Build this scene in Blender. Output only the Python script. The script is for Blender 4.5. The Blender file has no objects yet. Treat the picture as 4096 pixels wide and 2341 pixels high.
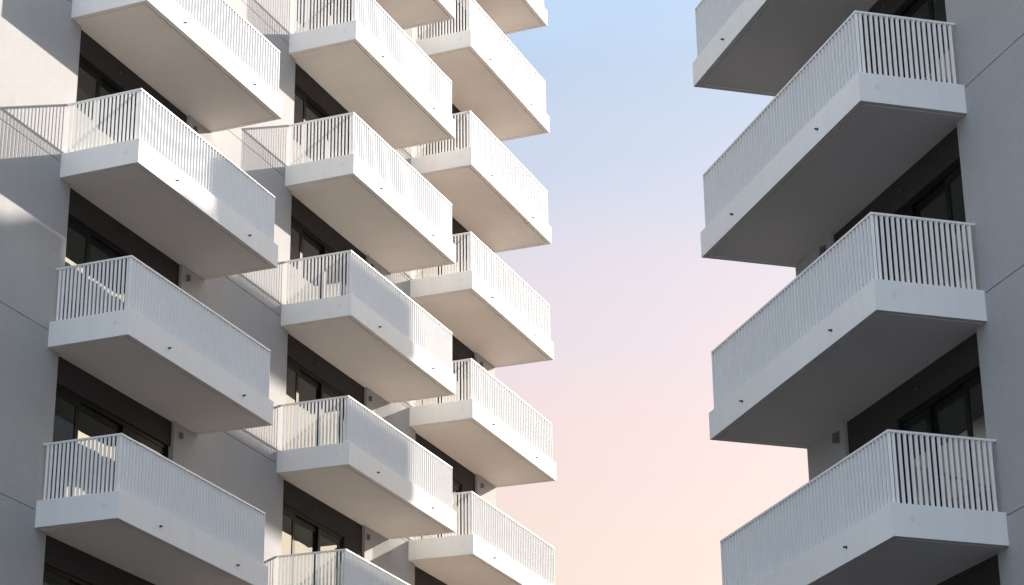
import bpy, bmesh, math, random
from mathutils import Vector, Matrix

random.seed(7)
scene = bpy.context.scene
C = scene.collection

# ------------------------------------------------------------------ camera
PITCH, ROLL = 0.3844022736724233, 0.033171112391903006
F_PX, SX, SY, W_PX = 8917.0102603, -995.5011476, -83.5367455, 4096.0
cam_data = bpy.data.cameras.new('camera')
cam = bpy.data.objects.new('camera', cam_data)
C.objects.link(cam)
cam_data.sensor_fit = 'HORIZONTAL'
cam_data.sensor_width = 36.0
cam_data.lens = F_PX / W_PX * 36.0
cam_data.shift_x = -SX / W_PX
cam_data.shift_y = SY / W_PX
cam_data.clip_start = 0.1
cam_data.clip_end = 3000.0
fwd = Vector((0, math.cos(PITCH), math.sin(PITCH)))
zc = Vector((0, -math.sin(PITCH), math.cos(PITCH)))
xa = Vector((1, 0, 0))
right = xa * math.cos(ROLL) + zc * math.sin(ROLL)
up = -xa * math.sin(ROLL) + zc * math.cos(ROLL)
m = Matrix((right, up, -fwd)).transposed().to_4x4()
cam.matrix_world = m
scene.camera = cam

# ------------------------------------------------------------------ layout of the two facades
A_L, A_R = 0.4948771057, -0.1818551444          # headings of the facades
U_L = Vector((math.sin(A_L), math.cos(A_L), 0)); N_L = Vector((math.cos(A_L), -math.sin(A_L), 0))
GROUND_Z = -1.6

# ------------------------------------------------------------------ sky, sun, exposure
sun_dir = (N_L * 1.0 + U_L * 1.33 + Vector((0, 0, 0.64))).normalized()
SUN_EL = math.asin(sun_dir.z)
SUN_AZ = math.atan2(sun_dir.x, sun_dir.y)

world = bpy.data.worlds.new('World')
scene.world = world
world.use_nodes = True
nt = world.node_tree
nt.nodes.clear()
out = nt.nodes.new('ShaderNodeOutputWorld')
sky = nt.nodes.new('ShaderNodeTexSky')
sky.sky_type = 'NISHITA'
sky.sun_disc = False
sky.sun_elevation = SUN_EL
sky.sun_rotation = SUN_AZ
sky.air_density = 1.0; sky.dust_density = 4.0; sky.ozone_density = 1.5
bg_sky = nt.nodes.new('ShaderNodeBackground'); bg_sky.inputs['Strength'].default_value = 0.05
nt.links.new(sky.outputs['Color'], bg_sky.inputs['Color'])
# evening gradient: peach low down, pink, lilac, pale blue higher up, with faint high cloud
tc = nt.nodes.new('ShaderNodeTexCoord')
sep = nt.nodes.new('ShaderNodeSeparateXYZ'); nt.links.new(tc.outputs['Generated'], sep.inputs[0])
mp = nt.nodes.new('ShaderNodeMapping'); mp.inputs['Scale'].default_value = (3.0, 3.0, 9.0)
nt.links.new(tc.outputs['Generated'], mp.inputs[0])
nz = nt.nodes.new('ShaderNodeTexNoise'); nz.inputs['Scale'].default_value = 2.2; nz.inputs['Detail'].default_value = 5.0
nt.links.new(mp.outputs[0], nz.inputs['Vector'])
wob = nt.nodes.new('ShaderNodeMath'); wob.operation = 'MULTIPLY_ADD'
nt.links.new(nz.outputs['Fac'], wob.inputs[0]); wob.inputs[1].default_value = 0.08; wob.inputs[2].default_value = -0.04
addz = nt.nodes.new('ShaderNodeMath'); addz.operation = 'ADD'
nt.links.new(sep.outputs['Z'], addz.inputs[0]); nt.links.new(wob.outputs[0], addz.inputs[1])
# away from the sunset side the low warm band gives way to blue, brightened to lift the shaded faces
back = nt.nodes.new('ShaderNodeMapRange'); back.inputs['From Min'].default_value = 0.55; back.inputs['From Max'].default_value = -0.7
back.inputs['To Min'].default_value = 0.0; back.inputs['To Max'].default_value = 0.62; back.interpolation_type = 'SMOOTHSTEP'
nt.links.new(sep.outputs['Y'], back.inputs['Value'])
addb = nt.nodes.new('ShaderNodeMath'); addb.operation = 'ADD'
nt.links.new(addz.outputs[0], addb.inputs[0]); nt.links.new(back.outputs[0], addb.inputs[1])
ramp = nt.nodes.new('ShaderNodeValToRGB')
nt.links.new(addb.outputs[0], ramp.inputs[0])
cr = ramp.color_ramp
cr.interpolation = 'B_SPLINE'
SKY_STOPS = [
    (0.00, (0.60, 0.37, 0.19)),
    (0.24, (0.625, 0.40, 0.235)),
    (0.283, (0.62, 0.40, 0.255)),
    (0.315, (0.615, 0.40, 0.30)),
    (0.35, (0.565, 0.405, 0.365)),
    (0.39, (0.46, 0.40, 0.405)),
    (0.43, (0.35, 0.375, 0.425)),
    (0.48, (0.265, 0.365, 0.47)),
    (0.65, (0.48, 0.62, 0.78)),
    (1.00, (0.70, 0.82, 0.98)),  # sky overhead and behind raised to brighten surfaces in shade
]
while len(cr.elements) < len(SKY_STOPS):
    cr.elements.new(0.5)
for el, (p_, c_) in zip(cr.elements, SKY_STOPS):
    el.position = p_; el.color = (*c_, 1)
bg_grad = nt.nodes.new('ShaderNodeBackground'); bg_grad.inputs['Strength'].default_value = 0.49
nt.links.new(ramp.outputs[0], bg_grad.inputs['Color'])
mixw = nt.nodes.new('ShaderNodeAddShader')
nt.links.new(bg_sky.outputs[0], mixw.inputs[0]); nt.links.new(bg_grad.outputs[0], mixw.inputs[1])
nt.links.new(mixw.outputs[0], out.inputs['Surface'])

sun_data = bpy.data.lights.new('sun', 'SUN')
sun_data.energy = 4.4
sun_data.angle = math.radians(0.55)
sun_data.color = (1.0, 0.915, 0.815)
sun = bpy.data.objects.new('sun', sun_data)
C.objects.link(sun)
sun.rotation_euler = sun_dir.to_track_quat('Z', 'Y').to_euler()
sun.location = (30, 20, 60)

vs = scene.view_settings
vs.view_transform = 'Standard'; vs.look = 'None'; vs.exposure = 1.1; vs.gamma = 1.0
vs.use_curve_mapping = False
scene.cycles.max_bounces = 10
scene.cycles.diffuse_bounces = 6
scene.cycles.sample_clamp_indirect = 8.0

# ------------------------------------------------------------------ materials
def new_mat(name):
    mt = bpy.data.materials.new(name); mt.use_nodes = True
    n = mt.node_tree.nodes; b = n['Principled BSDF']
    return mt, mt.node_tree, b

def plaster(name, col, var, fine, bump, rough=0.85, streak=0.0):
    """painted plaster or concrete: broad tone drift, fine speckle, grainy relief, faint rain streaks"""
    mt, t, b = new_mat(name)
    L = t.links
    geo = t.nodes.new('ShaderNodeNewGeometry')
    n1 = t.nodes.new('ShaderNodeTexNoise'); n1.inputs['Scale'].default_value = 0.7; n1.inputs['Detail'].default_value = 6; n1.inputs['Roughness'].default_value = 0.65
    n2 = t.nodes.new('ShaderNodeTexNoise'); n2.inputs['Scale'].default_value = 55; n2.inputs['Detail'].default_value = 3
    L.new(geo.outputs['Position'], n1.inputs['Vector']); L.new(geo.outputs['Position'], n2.inputs['Vector'])
    m1 = t.nodes.new('ShaderNodeMapRange'); m1.inputs['From Min'].default_value = 0.25; m1.inputs['From Max'].default_value = 0.75
    m1.inputs['To Min'].default_value = 1 - var; m1.inputs['To Max'].default_value = 1 + var
    L.new(n1.outputs['Fac'], m1.inputs['Value'])
    m2 = t.nodes.new('ShaderNodeMapRange'); m2.inputs['From Min'].default_value = 0.25; m2.inputs['From Max'].default_value = 0.75
    m2.inputs['To Min'].default_value = 1 - fine; m2.inputs['To Max'].default_value = 1 + fine
    L.new(n2.outputs['Fac'], m2.inputs['Value'])
    mu = t.nodes.new('ShaderNodeMath'); mu.operation = 'MULTIPLY'
    L.new(m1.outputs[0], mu.inputs[0]); L.new(m2.outputs[0], mu.inputs[1])
    last = mu
    if streak:
        mpg = t.nodes.new('ShaderNodeMapping'); mpg.inputs['Scale'].default_value = (3.0, 3.0, 0.12)
        L.new(geo.outputs['Position'], mpg.inputs[0])
        n3 = t.nodes.new('ShaderNodeTexNoise'); n3.inputs['Scale'].default_value = 2.0; n3.inputs['Detail'].default_value = 4
        L.new(mpg.outputs[0], n3.inputs['Vector'])
        m3 = t.nodes.new('ShaderNodeMapRange'); m3.inputs['From Min'].default_value = 0.45; m3.inputs['From Max'].default_value = 0.75
        m3.inputs['To Min'].default_value = 1; m3.inputs['To Max'].default_value = 1 - streak
        L.new(n3.outputs['Fac'], m3.inputs['Value'])
        mu2 = t.nodes.new('ShaderNodeMath'); mu2.operation = 'MULTIPLY'
        L.new(mu.outputs[0], mu2.inputs[0]); L.new(m3.outputs[0], mu2.inputs[1]); last = mu2
    vm = t.nodes.new('ShaderNodeVectorMath'); vm.operation = 'SCALE'
    vm.inputs[0].default_value = col
    L.new(last.outputs[0], vm.inputs['Scale'])
    L.new(vm.outputs[0], b.inputs['Base Color'])
    b.inputs['Roughness'].default_value = rough
    b.inputs['Specular IOR Level'].default_value = 0.25
    n4 = t.nodes.new('ShaderNodeTexNoise'); n4.inputs['Scale'].default_value = 38; n4.inputs['Detail'].default_value = 5
    L.new(geo.outputs['Position'], n4.inputs['Vector'])
    bp = t.nodes.new('ShaderNodeBump'); bp.inputs['Strength'].default_value = bump; bp.inputs['Distance'].default_value = 0.01
    L.new(n4.outputs['Fac'], bp.inputs['Height']); L.new(bp.outputs[0], b.inputs['Normal'])
    return mt

def metal_paint(name, col, rough=0.42):
    mt, t, b = new_mat(name)
    n = t.nodes.new('ShaderNodeTexNoise'); n.inputs['Scale'].default_value = 6; n.inputs['Detail'].default_value = 3
    g = t.nodes.new('ShaderNodeNewGeometry'); t.links.new(g.outputs['Position'], n.inputs['Vector'])
    mr = t.nodes.new('ShaderNodeMapRange'); mr.inputs['To Min'].default_value = 0.93; mr.inputs['To Max'].default_value = 1.05
    t.links.new(n.outputs['Fac'], mr.inputs['Value'])
    vm = t.nodes.new('ShaderNodeVectorMath'); vm.operation = 'SCALE'; vm.inputs[0].default_value = col
    t.links.new(mr.outputs[0], vm.inputs['Scale']); t.links.new(vm.outputs[0], b.inputs['Base Color'])
    b.inputs['Roughness'].default_value = rough
    b.inputs['Specular IOR Level'].default_value = 0.4
    return mt

M_WHITE = plaster('white_painted_concrete', (0.83, 0.82, 0.80), 0.03, 0.012, 0.03, 0.8, 0.04)
M_SOFFIT = plaster('warm_bounce_soffit', (0.79, 0.705, 0.63), 0.06, 0.05, 0.05, 0.85)  # warm bounced light put into the underside colour
M_SOFFIT_SHADE = plaster('shade_toned_soffit', (0.46, 0.435, 0.425), 0.05, 0.05, 0.05, 0.85)  # shade under the right building's balconies put into a darker underside colour
M_STUCCO = plaster('grey_stucco', (0.375, 0.366, 0.364), 0.045, 0.14, 0.12, 0.9, 0.02)
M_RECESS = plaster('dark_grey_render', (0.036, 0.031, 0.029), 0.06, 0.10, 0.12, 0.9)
M_RAIL = metal_paint('white_powder_coat', (0.82, 0.81, 0.795))
M_FRAME = metal_paint('black_aluminium', (0.006, 0.0065, 0.007), 0.5)
M_FRAME.node_tree.nodes['Principled BSDF'].inputs['Specular IOR Level'].default_value = 0.12
M_LAMP = metal_paint('grey_lamp_metal', (0.13, 0.122, 0.118), 0.5)
M_DARK = metal_paint('dark_grey_steel', (0.05, 0.048, 0.047), 0.45)
M_CAP = metal_paint('pale_grey_cap', (0.74, 0.735, 0.725), 0.5)
M_ROOF = plaster('roof_gravel_grey', (0.22, 0.21, 0.20), 0.08, 0.1, 0.4, 0.9)
M_GROUND = plaster('pale_bounce_ground', (0.50, 0.48, 0.46), 0.08, 0.08, 0.3, 0.9)  # unseen ground, made pale to bounce light onto the shaded walls
M_YARD = plaster('unseen_yard_dark', (0.032, 0.031, 0.030), 0.1, 0.1, 0.3, 0.9)  # unseen yard, made dark to cut light bounced onto the soffits

M_GLASS, t_, b_ = new_mat('coated_window_glass')
t_.nodes.remove(b_)
o_ = t_.nodes['Material Output']
dk = t_.nodes.new('ShaderNodeBsdfDiffuse'); dk.inputs['Color'].default_value = (0.012, 0.013, 0.010, 1)
gl = t_.nodes.new('ShaderNodeBsdfGlossy'); gl.inputs['Color'].default_value = (0.92, 0.97, 1.0, 1); gl.inputs['Roughness'].default_value = 0.008
lw = t_.nodes.new('ShaderNodeFresnel'); lw.inputs['IOR'].default_value = 1.75
wv = t_.nodes.new('ShaderNodeTexNoise'); wv.inputs['Scale'].default_value = 1.1; wv.inputs['Detail'].default_value = 1
g_ = t_.nodes.new('ShaderNodeNewGeometry'); t_.links.new(g_.outputs['Position'], wv.inputs['Vector'])
bw = t_.nodes.new('ShaderNodeBump'); bw.inputs['Strength'].default_value = 0.06; bw.inputs['Distance'].default_value = 0.05
t_.links.new(wv.outputs['Fac'], bw.inputs['Height']); t_.links.new(bw.outputs[0], gl.inputs['Normal'])
mx = t_.nodes.new('ShaderNodeMixShader')
t_.links.new(lw.outputs[0], mx.inputs[0]); t_.links.new(dk.outputs[0], mx.inputs[1]); t_.links.new(gl.outputs[0], mx.inputs[2])
t_.links.new(mx.outputs[0], o_.inputs['Surface'])

# ------------------------------------------------------------------ helpers
def box(bm, x0, x1, y0, y1, z0, z1):
    v = [bm.verts.new(p) for p in ((x0, y0, z0), (x1, y0, z0), (x1, y1, z0), (x0, y1, z0), (x0, y0, z1), (x1, y0, z1), (x1, y1, z1), (x0, y1, z1))]
    for f in ((0, 3, 2, 1), (4, 5, 6, 7), (0, 1, 5, 4), (1, 2, 6, 5), (2, 3, 7, 6), (3, 0, 4, 7)):
        bm.faces.new([v[i] for i in f])

def mesh_of(name, bm, mat, s=1, bevel=0.0):
    """mesh from a bmesh built in (along, outward, up); s = -1 mirrors outward onto -y"""
    bmesh.ops.remove_doubles(bm, verts=bm.verts, dist=1e-5)
    if bevel:
        bmesh.ops.bevel(bm, geom=list(bm.edges), offset=bevel, segments=1, affect='EDGES')
    for v in bm.verts:
        v.co.y *= s
    bm.normal_update(); bmesh.ops.recalc_face_normals(bm, faces=bm.faces)
    me = bpy.data.meshes.new(name)
    bm.to_mesh(me); bm.free()
    me.materials.append(mat)
    return me

def put(name, me, parent=None, loc=(0, 0, 0)):
    o = bpy.data.objects.new(name, me)
    C.objects.link(o)
    o.parent = parent
    o.location = loc
    return o

def box_mesh(name, mat, s, *b, bevel=0.0):
    bm = bmesh.new(); box(bm, *b)
    return mesh_of(name, bm, mat, s, bevel)

# ------------------------------------------------------------------ pieces of a balcony
def slab_mesh(L, D, T, s):
    """deck with a drip groove cut along its underside, one grid of cells at two heights"""
    bm = bmesh.new()
    a, g, h = 0.085, 0.024, 0.03
    us = [0, a, a + g, L - a - g, L - a, L]
    ds = [-0.075, D - a - g, D - a, D]
    hz = [[0.0] * 3 for _ in range(5)]
    for i in range(5):
        for j in range(3):
            in_u = 1 <= i <= 3
            if (i in (1, 3) and j <= 1) or (j == 1 and in_u):
                hz[i][j] = h
    for i in range(5):
        for j in range(3):
            z = hz[i][j]
            bm.faces.new([bm.verts.new((us[p], ds[q], z)) for p, q in ((i, j), (i, j + 1), (i + 1, j + 1), (i + 1, j))])
            if i < 4 and hz[i + 1][j] != z:
                z2 = hz[i + 1][j]; x = us[i + 1]
                bm.faces.new([bm.verts.new(p) for p in ((x, ds[j], z), (x, ds[j + 1], z), (x, ds[j + 1], z2), (x, ds[j], z2))])
            if j < 2 and hz[i][j + 1] != z:
                z2 = hz[i][j + 1]; y = ds[j + 1]
                bm.faces.new([bm.verts.new(p) for p in ((us[i], y, z), (us[i + 1], y, z), (us[i + 1], y, z2), (us[i], y, z2))])
    d0 = ds[0]
    for i in range(5):
        bm.faces.new([bm.verts.new(p) for p in ((us[i], D, 0), (us[i + 1], D, 0), (us[i + 1], D, T), (us[i], D, T))])
        z = hz[i][0]
        bm.faces.new([bm.verts.new(p) for p in ((us[i], d0, z), (us[i + 1], d0, z), (us[i + 1], d0, T), (us[i], d0, T))])
    for j in range(3):
        for x in (0, L):
            bm.faces.new([bm.verts.new(p) for p in ((x, ds[j], 0), (x, ds[j + 1], 0), (x, ds[j + 1], T), (x, ds[j], T))])
    bm.faces.new([bm.verts.new(p) for p in ((0, d0, T), (L, d0, T), (L, D, T), (0, D, T))])
    bmesh.ops.remove_doubles(bm, verts=bm.verts, dist=1e-5)
    outer = [e for e in bm.edges if len(e.link_faces) == 2 and e.calc_face_angle(0) > 1.0 and
             all(abs(v.co.x) < 1e-4 or abs(v.co.x - L) < 1e-4 or abs(v.co.y - D) < 1e-4 for v in e.verts) and
             all(v.co.z < 1e-4 or v.co.z > T - 1e-4 for v in e.verts)]
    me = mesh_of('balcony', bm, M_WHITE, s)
    me.materials.append(M_SOFFIT if s < 0 else M_SOFFIT_SHADE)
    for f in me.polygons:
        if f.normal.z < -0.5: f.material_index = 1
    return me

RAIL_W, RAIL_T = 0.044, 0.029
FIN_T = 0.010

def handrail_mesh(L, D, iu, idd, z, s):
    """flat bar round three sides with mitred corners"""
    bm = bmesh.new()
    w = RAIL_W
    outer = [(iu, 0.0), (iu, D - idd), (L - iu, D - idd), (L - iu, 0.0)]
    inner = [(iu + w, 0.0), (iu + w, D - idd - w), (L - iu - w, D - idd - w), (L - iu - w, 0.0)]
    ring = []
    for (ox, oy), (ix, iy) in zip(outer, inner):
        ring.append([bm.verts.new(p) for p in ((ox, oy, z), (ix, iy, z), (ix, iy, z + RAIL_T), (ox, oy, z + RAIL_T))])
    for a, b in zip(ring, ring[1:]):
        for k in range(4):
            bm.faces.new((a[k], a[(k + 1) % 4], b[(k + 1) % 4], b[k]))
    bm.faces.new(ring[0][::-1]); bm.faces.new(ring[-1])
    return mesh_of('handrail', bm, M_RAIL, s)

def spout_mesh(s):
    """short overflow pipe with a collar against the slab face and a dark open end"""
    bm = bmesh.new()
    def tube(r0, r1, y0, y1, seg=12):
        rings = []
        for r, y in ((r0, y0), (r0, y1), (r1, y1), (r1, y1 - 0.03)):
            rings.append([bm.verts.new((r * math.cos(k * 2 * math.pi / seg), y, r * math.sin(k * 2 * math.pi / seg))) for k in range(seg)])
        for a, b in zip(rings, rings[1:]):
            for k in range(seg):
                bm.faces.new((a[k], a[(k + 1) % seg], b[(k + 1) % seg], b[k]))
        bm.faces.new(rings[-1])
    tube(0.014, 0.010, -0.01, 0.046)
    tube(0.022, 0.016, -0.005, 0.006)
    return mesh_of('drain_spout', bm, M_DARK, s)

def cap_mesh(s_u):
    bm = bmesh.new()
    seg = 16
    a = [bm.verts.new((0.004, 0.04 * math.cos(k * 2 * math.pi / seg), 0.04 * math.sin(k * 2 * math.pi / seg))) for k in range(seg)]
    b = [bm.verts.new((-0.003, 0.036 * math.cos(k * 2 * math.pi / seg), 0.036 * math.sin(k * 2 * math.pi / seg))) for k in range(seg)]
    for k in range(seg):
        bm.faces.new((a[k], a[(k + 1) % seg], b[(k + 1) % seg], b[k]))
    bm.faces.new(a); bm.faces.new(b[::-1])
    return mesh_of('anchor_cap', bm, M_CAP, 1)

def dome_lens_mesh(s):
    bm = bmesh.new()
    seg = 14
    prof = [(0.028, 0.0), (0.028, 0.012), (0.024, 0.03), (0.014, 0.042)]
    rings = [[bm.verts.new((r * math.cos(k * 2 * math.pi / seg), y, r * math.sin(k * 2 * math.pi / seg))) for k in range(seg)] for r, y in prof]
    for a, b in zip(rings, rings[1:]):
        for k in range(seg):
            bm.faces.new((a[k], a[(k + 1) % seg], b[(k + 1) % seg], b[k]))
    bm.faces.new(rings[-1]); bm.faces.new(rings[0][::-1])
    return mesh_of('motion_sensor', bm, M_DARK, s)

def wall_lamp_mesh(s):
    """small box lamp: back plate, stem and tapered shade"""
    bm = bmesh.new()
    box(bm, -0.03, 0.03, -0.01, 0.014, -0.09, 0.09)
    box(bm, -0.014, 0.014, 0.010, 0.05, 0.015, 0.038)
    v0 = [(-0.035, 0.035), (0.035, 0.035), (0.035, 0.095), (-0.035, 0.095)]
    v1 = [(-0.026, 0.042), (0.026, 0.042), (0.026, 0.085), (-0.026, 0.085)]
    lo = [bm.verts.new((x, y, -0.085)) for x, y in v0]; hi = [bm.verts.new((x, y, 0.06)) for x, y in v1]
    bm.faces.new(lo[::-1]); bm.faces.new(hi)
    for k in range(4):
        bm.faces.new((lo[k], lo[(k + 1) % 4], hi[(k + 1) % 4], hi[k]))
    return mesh_of('wall_lamp', bm, M_LAMP, s)

def window_parts(u0, u1, z0, z1, splits, s):
    """black sliding window: outer frame, one sash per bay on two tracks, a pane in each sash. Returns frame, [(sash, pane)]"""
    bm = bmesh.new()
    d0, d1 = -0.22, -0.10
    fw = 0.075
    box(bm, u0, u1, d0, d1, z1 - fw, z1)
    box(bm, u0, u1, d0, d1, z0, z0 + 0.05)
    box(bm, u0, u0 + fw, d0, d1, z0 + 0.05, z1 - fw)
    box(bm, u1 - fw, u1, d0, d1, z0 + 0.05, z1 - fw)
    frame = mesh_of('window', bm, M_FRAME, s)
    bays = []
    xs = [u0 + fw] + list(splits) + [u1 - fw]
    for k, (a, b) in enumerate(zip(xs, xs[1:])):
        c0 = -0.155 if k % 2 == 0 else -0.205
        c1 = c0 + 0.04
        sa, sb = (a, b + 0.05) if k == 0 else ((a - 0.05, b) if k == len(xs) - 2 else (a - 0.05, b + 0.05))
        zt, zb = z1 - fw, z0 + 0.05
        w = 0.105
        bm = bmesh.new()
        box(bm, sa, sa + w, c0, c1, zb, zt)
        box(bm, sb - w, sb, c0, c1, zb, zt)
        box(bm, sa + w, sb - w, c0, c1, zt - 0.11, zt)
        box(bm, sa + w, sb - w, c0, c1, zb, zb + 0.11)
        sash = mesh_of('sash', bm, M_FRAME, s)
        bm = bmesh.new()
        box(bm, sa + w - 0.01, sb - w + 0.01, c0 + 0.012, c0 + 0.026, zb + 0.10, zt - 0.10)
        pane = mesh_of('pane', bm, M_GLASS, s)
        bays.append((sash, pane))
    return frame, bays

def fin_box(bm, x, y, kind, z0, z1, s):
    """upright flat bar: along the long front a folded bar (blade turned, narrow lip facing out),
    on the short sides a plain bar turned part way"""
    t = 0.007 if kind == 'long' else FIN_T
    if kind == 'long':
        e, w, lip = ((0.84, 0.543), 0.050, 0.010) if s < 0 else ((0.22, 0.975), 0.040, 0.013)
        a = (-e[0] * w * 0.5, -e[1] * w * 0.5); b = (e[0] * w * 0.5, e[1] * w * 0.5)
        pts = [a, b, (b[0] + lip, b[1]), (b[0] + lip, b[1] - t), (b[0] + 0.003, b[1] - t), (a[0] + e[1] * t, a[1] - e[0] * t)]
    else:
        e, w, t = ((0.87, 0.493), 0.040, 0.013) if s < 0 else ((0.955, 0.297), 0.052, 0.010)
        hx, hy = w / 2, t / 2
        pts = [(e[0] * a - e[1] * b, e[1] * a + e[0] * b) for a, b in ((-hx, -hy), (hx, -hy), (hx, hy), (-hx, hy))]
    n = len(pts)
    lo = [bm.verts.new((x + px, y + py, z0)) for px, py in pts]
    hi = [bm.verts.new((x + px, y + py, z1)) for px, py in pts]
    for k in range(n):
        bm.faces.new((lo[k], lo[(k + 1) % n], hi[(k + 1) % n], hi[k]))
    bm.faces.new(lo[::-1]); bm.faces.new(hi)

def fin_mesh(kind, z0, z1, s):
    bm = bmesh.new(); fin_box(bm, 0, 0, kind, z0, z1, s)
    return mesh_of('baluster', bm, M_RAIL, s)

# ------------------------------------------------------------------ one column of balconies
def balcony_column(bld, s, u_off, z1, rows, L, D, T, hr, iu, idd, n_long, n_short,
                   single_long, single_short, spouts, near_end):
    """rows: row numbers (row 1 has its slab's underside at z1, each further row 3 m lower).
    single_long / single_short: rows whose balusters are objects of their own; the others' are joined.
    near_end: 0 when the short side seen in the photo is at u = 0 (both buildings)."""
    me_slab = slab_mesh(L, D, T, s)
    zr = T + hr - RAIL_T
    me_rail = handrail_mesh(L, D, iu, idd, zr, s)
    me_fin_long = fin_mesh('long', T - 0.004, zr + 0.004, s)
    me_fin_short = fin_mesh('short', T - 0.004, zr + 0.004, s)
    me_spout = spout_mesh(s)
    me_cap = cap_mesh(s)
    c = RAIL_W / 2
    x0, x1 = iu + c, L - iu - c
    yf = D - idd - c
    long_x = [x0 + (x1 - x0) * k / (n_long - 1) for k in range(n_long)]
    short_y = [0.085 + (yf - 0.055 - 0.085) * k / (n_short - 1) for k in range(n_short)]
    joined = {}
    def joined_mesh(with_long, with_short):
        key = (with_long, with_short)
        if key not in joined:
            bm = bmesh.new()
            if with_long:
                for x in long_x: fin_box(bm, x, yf, 'long', T - 0.004, zr + 0.004, s)
            for y in short_y:
                fin_box(bm, x1, y, 'short', T - 0.004, zr + 0.004, s)
                if with_short: fin_box(bm, x0, y, 'short', T - 0.004, zr + 0.004, s)
            for v in bm.verts: v.co.y *= s
            bm.normal_update(); bmesh.ops.recalc_face_normals(bm, faces=bm.faces)
            me = bpy.data.meshes.new('baluster_row'); bm.to_mesh(me); bm.free(); me.materials.append(M_RAIL)
            joined[key] = me
        return joined[key]
    for r in rows:
        z = z1 - 3.0 * (r - 1)
        b = put('balcony', me_slab, bld, (u_off, 0, z))
        put('handrail', me_rail, b)
        sl, ss = r in single_long, r in single_short
        if sl:
            for x in long_x: put('baluster', me_fin_long, b, (x, s * yf, 0))
        if ss:
            for y in short_y: put('baluster', me_fin_short, b, (x0, s * y, 0))
        j = put('baluster_row', joined_mesh(not sl, not ss), b); j['kind'] = 'stuff'
        for u in spouts:
            put('drain_spout', me_spout, b, (u, s * D, 0.195))
        put('anchor_cap', me_cap, b, (0.0, s * (D - 0.26), 0.235))

def wall_panels(bld, s, u0, u1, zj, z_lo, z_hi):
    """rendered panels between the floor joints, each 3 m high, with a recessed joint"""
    g = 0.007
    z = zj
    while z > z_lo: z -= 3.0
    cache = {}
    while z < z_hi:
        a, b = max(z, z_lo), min(z + 3.0, z_hi)
        key = round(b - a, 3)
        if key not in cache:
            cache[key] = box_mesh('wall_panel', M_STUCCO, s, u0, u1, -0.10, 0.0, g, b - a - g)
        put('wall_panel', cache[key], bld, (0, 0, a))
        z += 3.0
    put('wall', box_mesh('wall', M_STUCCO, s, u0 + 0.003, u1 - 0.003, -0.5, -0.018, z_lo, z_hi), bld)

def recess(bld, s, u_off, ua, ub, z1, T, rows, z_lo, z_hi, uw, splits, lamp_u, lamp_z, sensor_u):
    """shallow painted recess behind a column: lintels, side walls, windows, wall fittings"""
    uA, uB = u_off + ua - 0.06, u_off + ub
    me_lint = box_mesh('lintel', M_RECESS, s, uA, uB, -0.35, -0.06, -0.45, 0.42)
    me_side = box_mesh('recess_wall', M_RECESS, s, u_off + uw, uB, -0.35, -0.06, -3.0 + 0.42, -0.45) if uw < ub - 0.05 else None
    fr, bays = window_parts(uA, u_off + uw, -3.0 + T - 0.02, -0.452, [u_off + x for x in splits], s)
    me_lamp, me_lens = wall_lamp_mesh(s), dome_lens_mesh(s)
    for r in rows:
        z = z1 - 3.0 * (r - 1)
        put('lintel', me_lint, bld, (0, 0, z))
        if me_side: put('recess_wall', me_side, bld, (0, 0, z))
        w = put('window', fr, bld, (0, 0, z))
        for sa, pn in bays:
            put('sash', sa, w)
            put('pane', pn, w)
        lamp = put('wall_lamp', me_lamp, bld, (u_off + lamp_u, s * (-0.06 if lamp_u < ub else 0.0), z + lamp_z))
        if s < 0: lamp.scale = (0.7, 0.7, 0.7)
        put('motion_sensor', me_lens, bld, (u_off + sensor_u, s * -0.06, z - 0.225))
    top = z1 - 3.0 * (min(rows) - 1) + 0.42
    low = z1 - 3.0 * (max(rows)) + 0.42
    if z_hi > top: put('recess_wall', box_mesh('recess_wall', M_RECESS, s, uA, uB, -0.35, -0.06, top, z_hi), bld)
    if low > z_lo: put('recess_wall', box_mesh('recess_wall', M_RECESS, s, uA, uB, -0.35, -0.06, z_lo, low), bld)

def building(name, loc, heading, label, cat):
    o = bpy.data.objects.new(name, None); C.objects.link(o)
    o.location = loc
    o.rotation_euler = (0, 0, math.pi / 2 - heading)
    o['label'] = label; o['category'] = cat
    return o

# ------------------------------------------------------------------ ground
gm = bmesh.new()
gv = [gm.verts.new(p) for p in ((-900, -900, 0), (900, -900, 0), (900, 900, 0), (-900, 900, 0))]
gm.faces.new(gv)
ground = put('ground', mesh_of('ground', gm, M_GROUND), None, (0, 0, GROUND_Z))
ground['kind'] = 'structure'
ym = bmesh.new()
ym.faces.new([ym.verts.new(p) for p in ((-32, -14, 0), (42, -14, 0), (42, 72, 0), (-32, 72, 0))])
yard = put('unseen_yard', mesh_of('unseen_yard', ym, M_YARD), None, (0, 0, GROUND_Z + 0.004))  # added out of view to keep bounced light off the undersides
yard['kind'] = 'structure'

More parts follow.
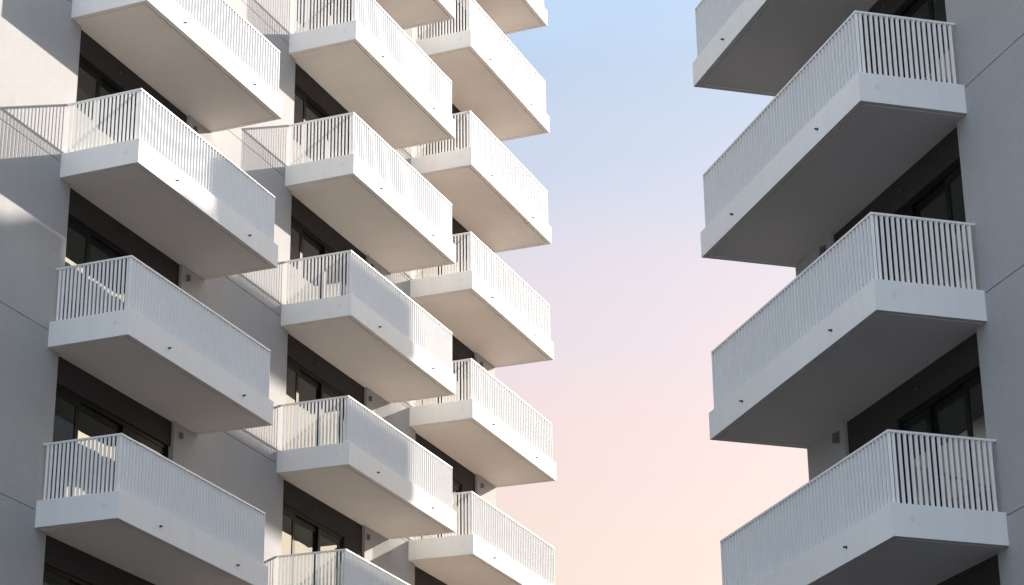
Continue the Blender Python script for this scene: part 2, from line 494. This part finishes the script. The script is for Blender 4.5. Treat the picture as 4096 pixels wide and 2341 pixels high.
# ------------------------------------------------------------------ left building
T = 0.4334
Lx, Ly = -3.42952, 33.79998
Az, Bz, Cz = 18.23896, 21.39925, 24.20062
dB, dC = 8.02260, 6.14069
OB, OC = dB, dB + dC
left = building('apartment_building', (Lx, Ly, 0), A_L,
                'long grey apartment building on the left with three columns of sunlit white balconies', 'apartment building')
S = -1   # outward is local -y
Z_TOP = 33.0
END = OC + 4.985
for (ua, ub, zj) in ((-9.0, 0.33, Az + 0.283), (4.13, OB + 0.305, Bz + 0.19), (OB + 3.96, OC + 0.33, Bz + 0.19), (OC + 3.85, END, Cz + 0.20)):
    wall_panels(left, S, ua, ub, zj, GROUND_Z, Z_TOP)
put('core_wall', box_mesh('core_wall', M_STUCCO, S, -9.0, END - 0.003, -13.0, -0.5, GROUND_Z, Z_TOP), left)
put('roof', box_mesh('roof', M_ROOF, S, -9.2, END + 0.2, -13.2, 0.1, Z_TOP, Z_TOP + 0.3), left)
A_ROWS, B_ROWS, C_ROWS = range(0, 6), range(0, 7), range(0, 7)
recess(left, S, 0.0, 0.33, 4.13, Az, T, A_ROWS, GROUND_Z, Z_TOP, 4.125, (1.18, 2.66), 4.33, -0.2, 1.73)
recess(left, S, OB, 0.305, 3.96, Bz, T, B_ROWS, GROUND_Z, Z_TOP, 3.14, (1.02, 2.12), 4.08, -0.215, 1.73)
recess(left, S, OC, 0.33, 3.85, Cz, T, C_ROWS, GROUND_Z, Z_TOP, 3.10, (1.02, 2.10), 4.08, -0.215, 1.73)
balcony_column(left, S, 0.0, Az, A_ROWS, 4.9716, 1.5122, T, 0.958, 0.0645, 0.0573, 48, 18,
               {1, 2, 3, 4}, {2, 3, 4}, (1.27, 3.85), 0)
balcony_column(left, S, OB, Bz, B_ROWS, 5.1347, 1.5285, T, 0.958, 0.0645, 0.0573, 48, 18,
               set(), {1, 2, 3, 4}, (1.28, 3.92), 0)
balcony_column(left, S, OC, Cz, C_ROWS, 5.0337, 1.4931, T, 0.958, 0.0645, 0.0573, 48, 18,
               set(), set(), (1.15, 3.77), 0)

# ------------------------------------------------------------------ right building
Rx, Ry, Rz = 9.42420, 26.97608, 13.55538
TR, LR, DR = 0.4298, 5.7099, 1.5380
right_b = building('apartment_building', (Rx, Ry, 0), A_R,
                   'nearer grey apartment building on the right with one column of shaded white balconies', 'apartment building')
R_TOP = 24.0
R_END = 5.640
for (ua, ub) in ((-9.0, 0.295), (4.35, R_END)):
    wall_panels(right_b, 1, ua, ub, Rz + 0.385, GROUND_Z, R_TOP)
put('core_wall', box_mesh('core_wall', M_STUCCO, 1, -9.0, R_END - 0.003, -13.0, -0.5, GROUND_Z, R_TOP), right_b)
put('roof', box_mesh('roof', M_ROOF, 1, -9.2, R_END + 0.2, -13.2, 0.1, R_TOP, R_TOP + 0.3), right_b)
R_ROWS = range(-1, 5)
recess(right_b, 1, 0.0, 0.295, 4.35, Rz, TR, R_ROWS, GROUND_Z, R_TOP, 2.81, (0.93, 2.0), 4.54, -0.18, 2.12)
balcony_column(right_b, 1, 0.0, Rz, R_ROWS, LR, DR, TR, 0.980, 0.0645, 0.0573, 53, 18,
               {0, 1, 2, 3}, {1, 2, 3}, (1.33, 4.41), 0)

# ------------------------------------------------------------------ apartment block off to the right whose terrace shades the left facade
ND = 20.0
far = building('terraced_block', tuple(Vector((Lx, Ly, 0)) + U_L * (OB + 1.33 * ND) + N_L * ND), A_L,
               'pale terraced apartment block standing off to the right behind the grey building', 'apartment building')
zw = Bz + 0.64 * ND
put('block_wall', box_mesh('block_wall', M_STUCCO, S, -34, -2.7, 0.0, 11.0, GROUND_Z, zw - 7.5), far)
put('roof_shade_box', box_mesh('roof_shade_box', M_STUCCO, S, -8.55, -7.6, 0.003, 3.0, zw - 7.5, zw - 7.02), far)  # added unseen box, shaped to shade a wedge of the left wall
put('penthouse_wall', box_mesh('penthouse_wall', M_STUCCO, S, -6.8, -2.9, 0.003, 0.45, zw - 7.5, zw - 6.9), far)
put('terrace_parapet', box_mesh('terrace_parapet', M_WHITE, S, -6.9, 1.05, 0.003, 0.5, zw - 6.9, zw - 5.6), far)
for k in range(1, 7):
    put('terrace_balcony', box_mesh('terrace_balcony', M_WHITE, S, -2.7, 1.05, 0.003, 0.5, zw - 6.9 - 3 * k, zw - 5.6 - 3 * k), far)
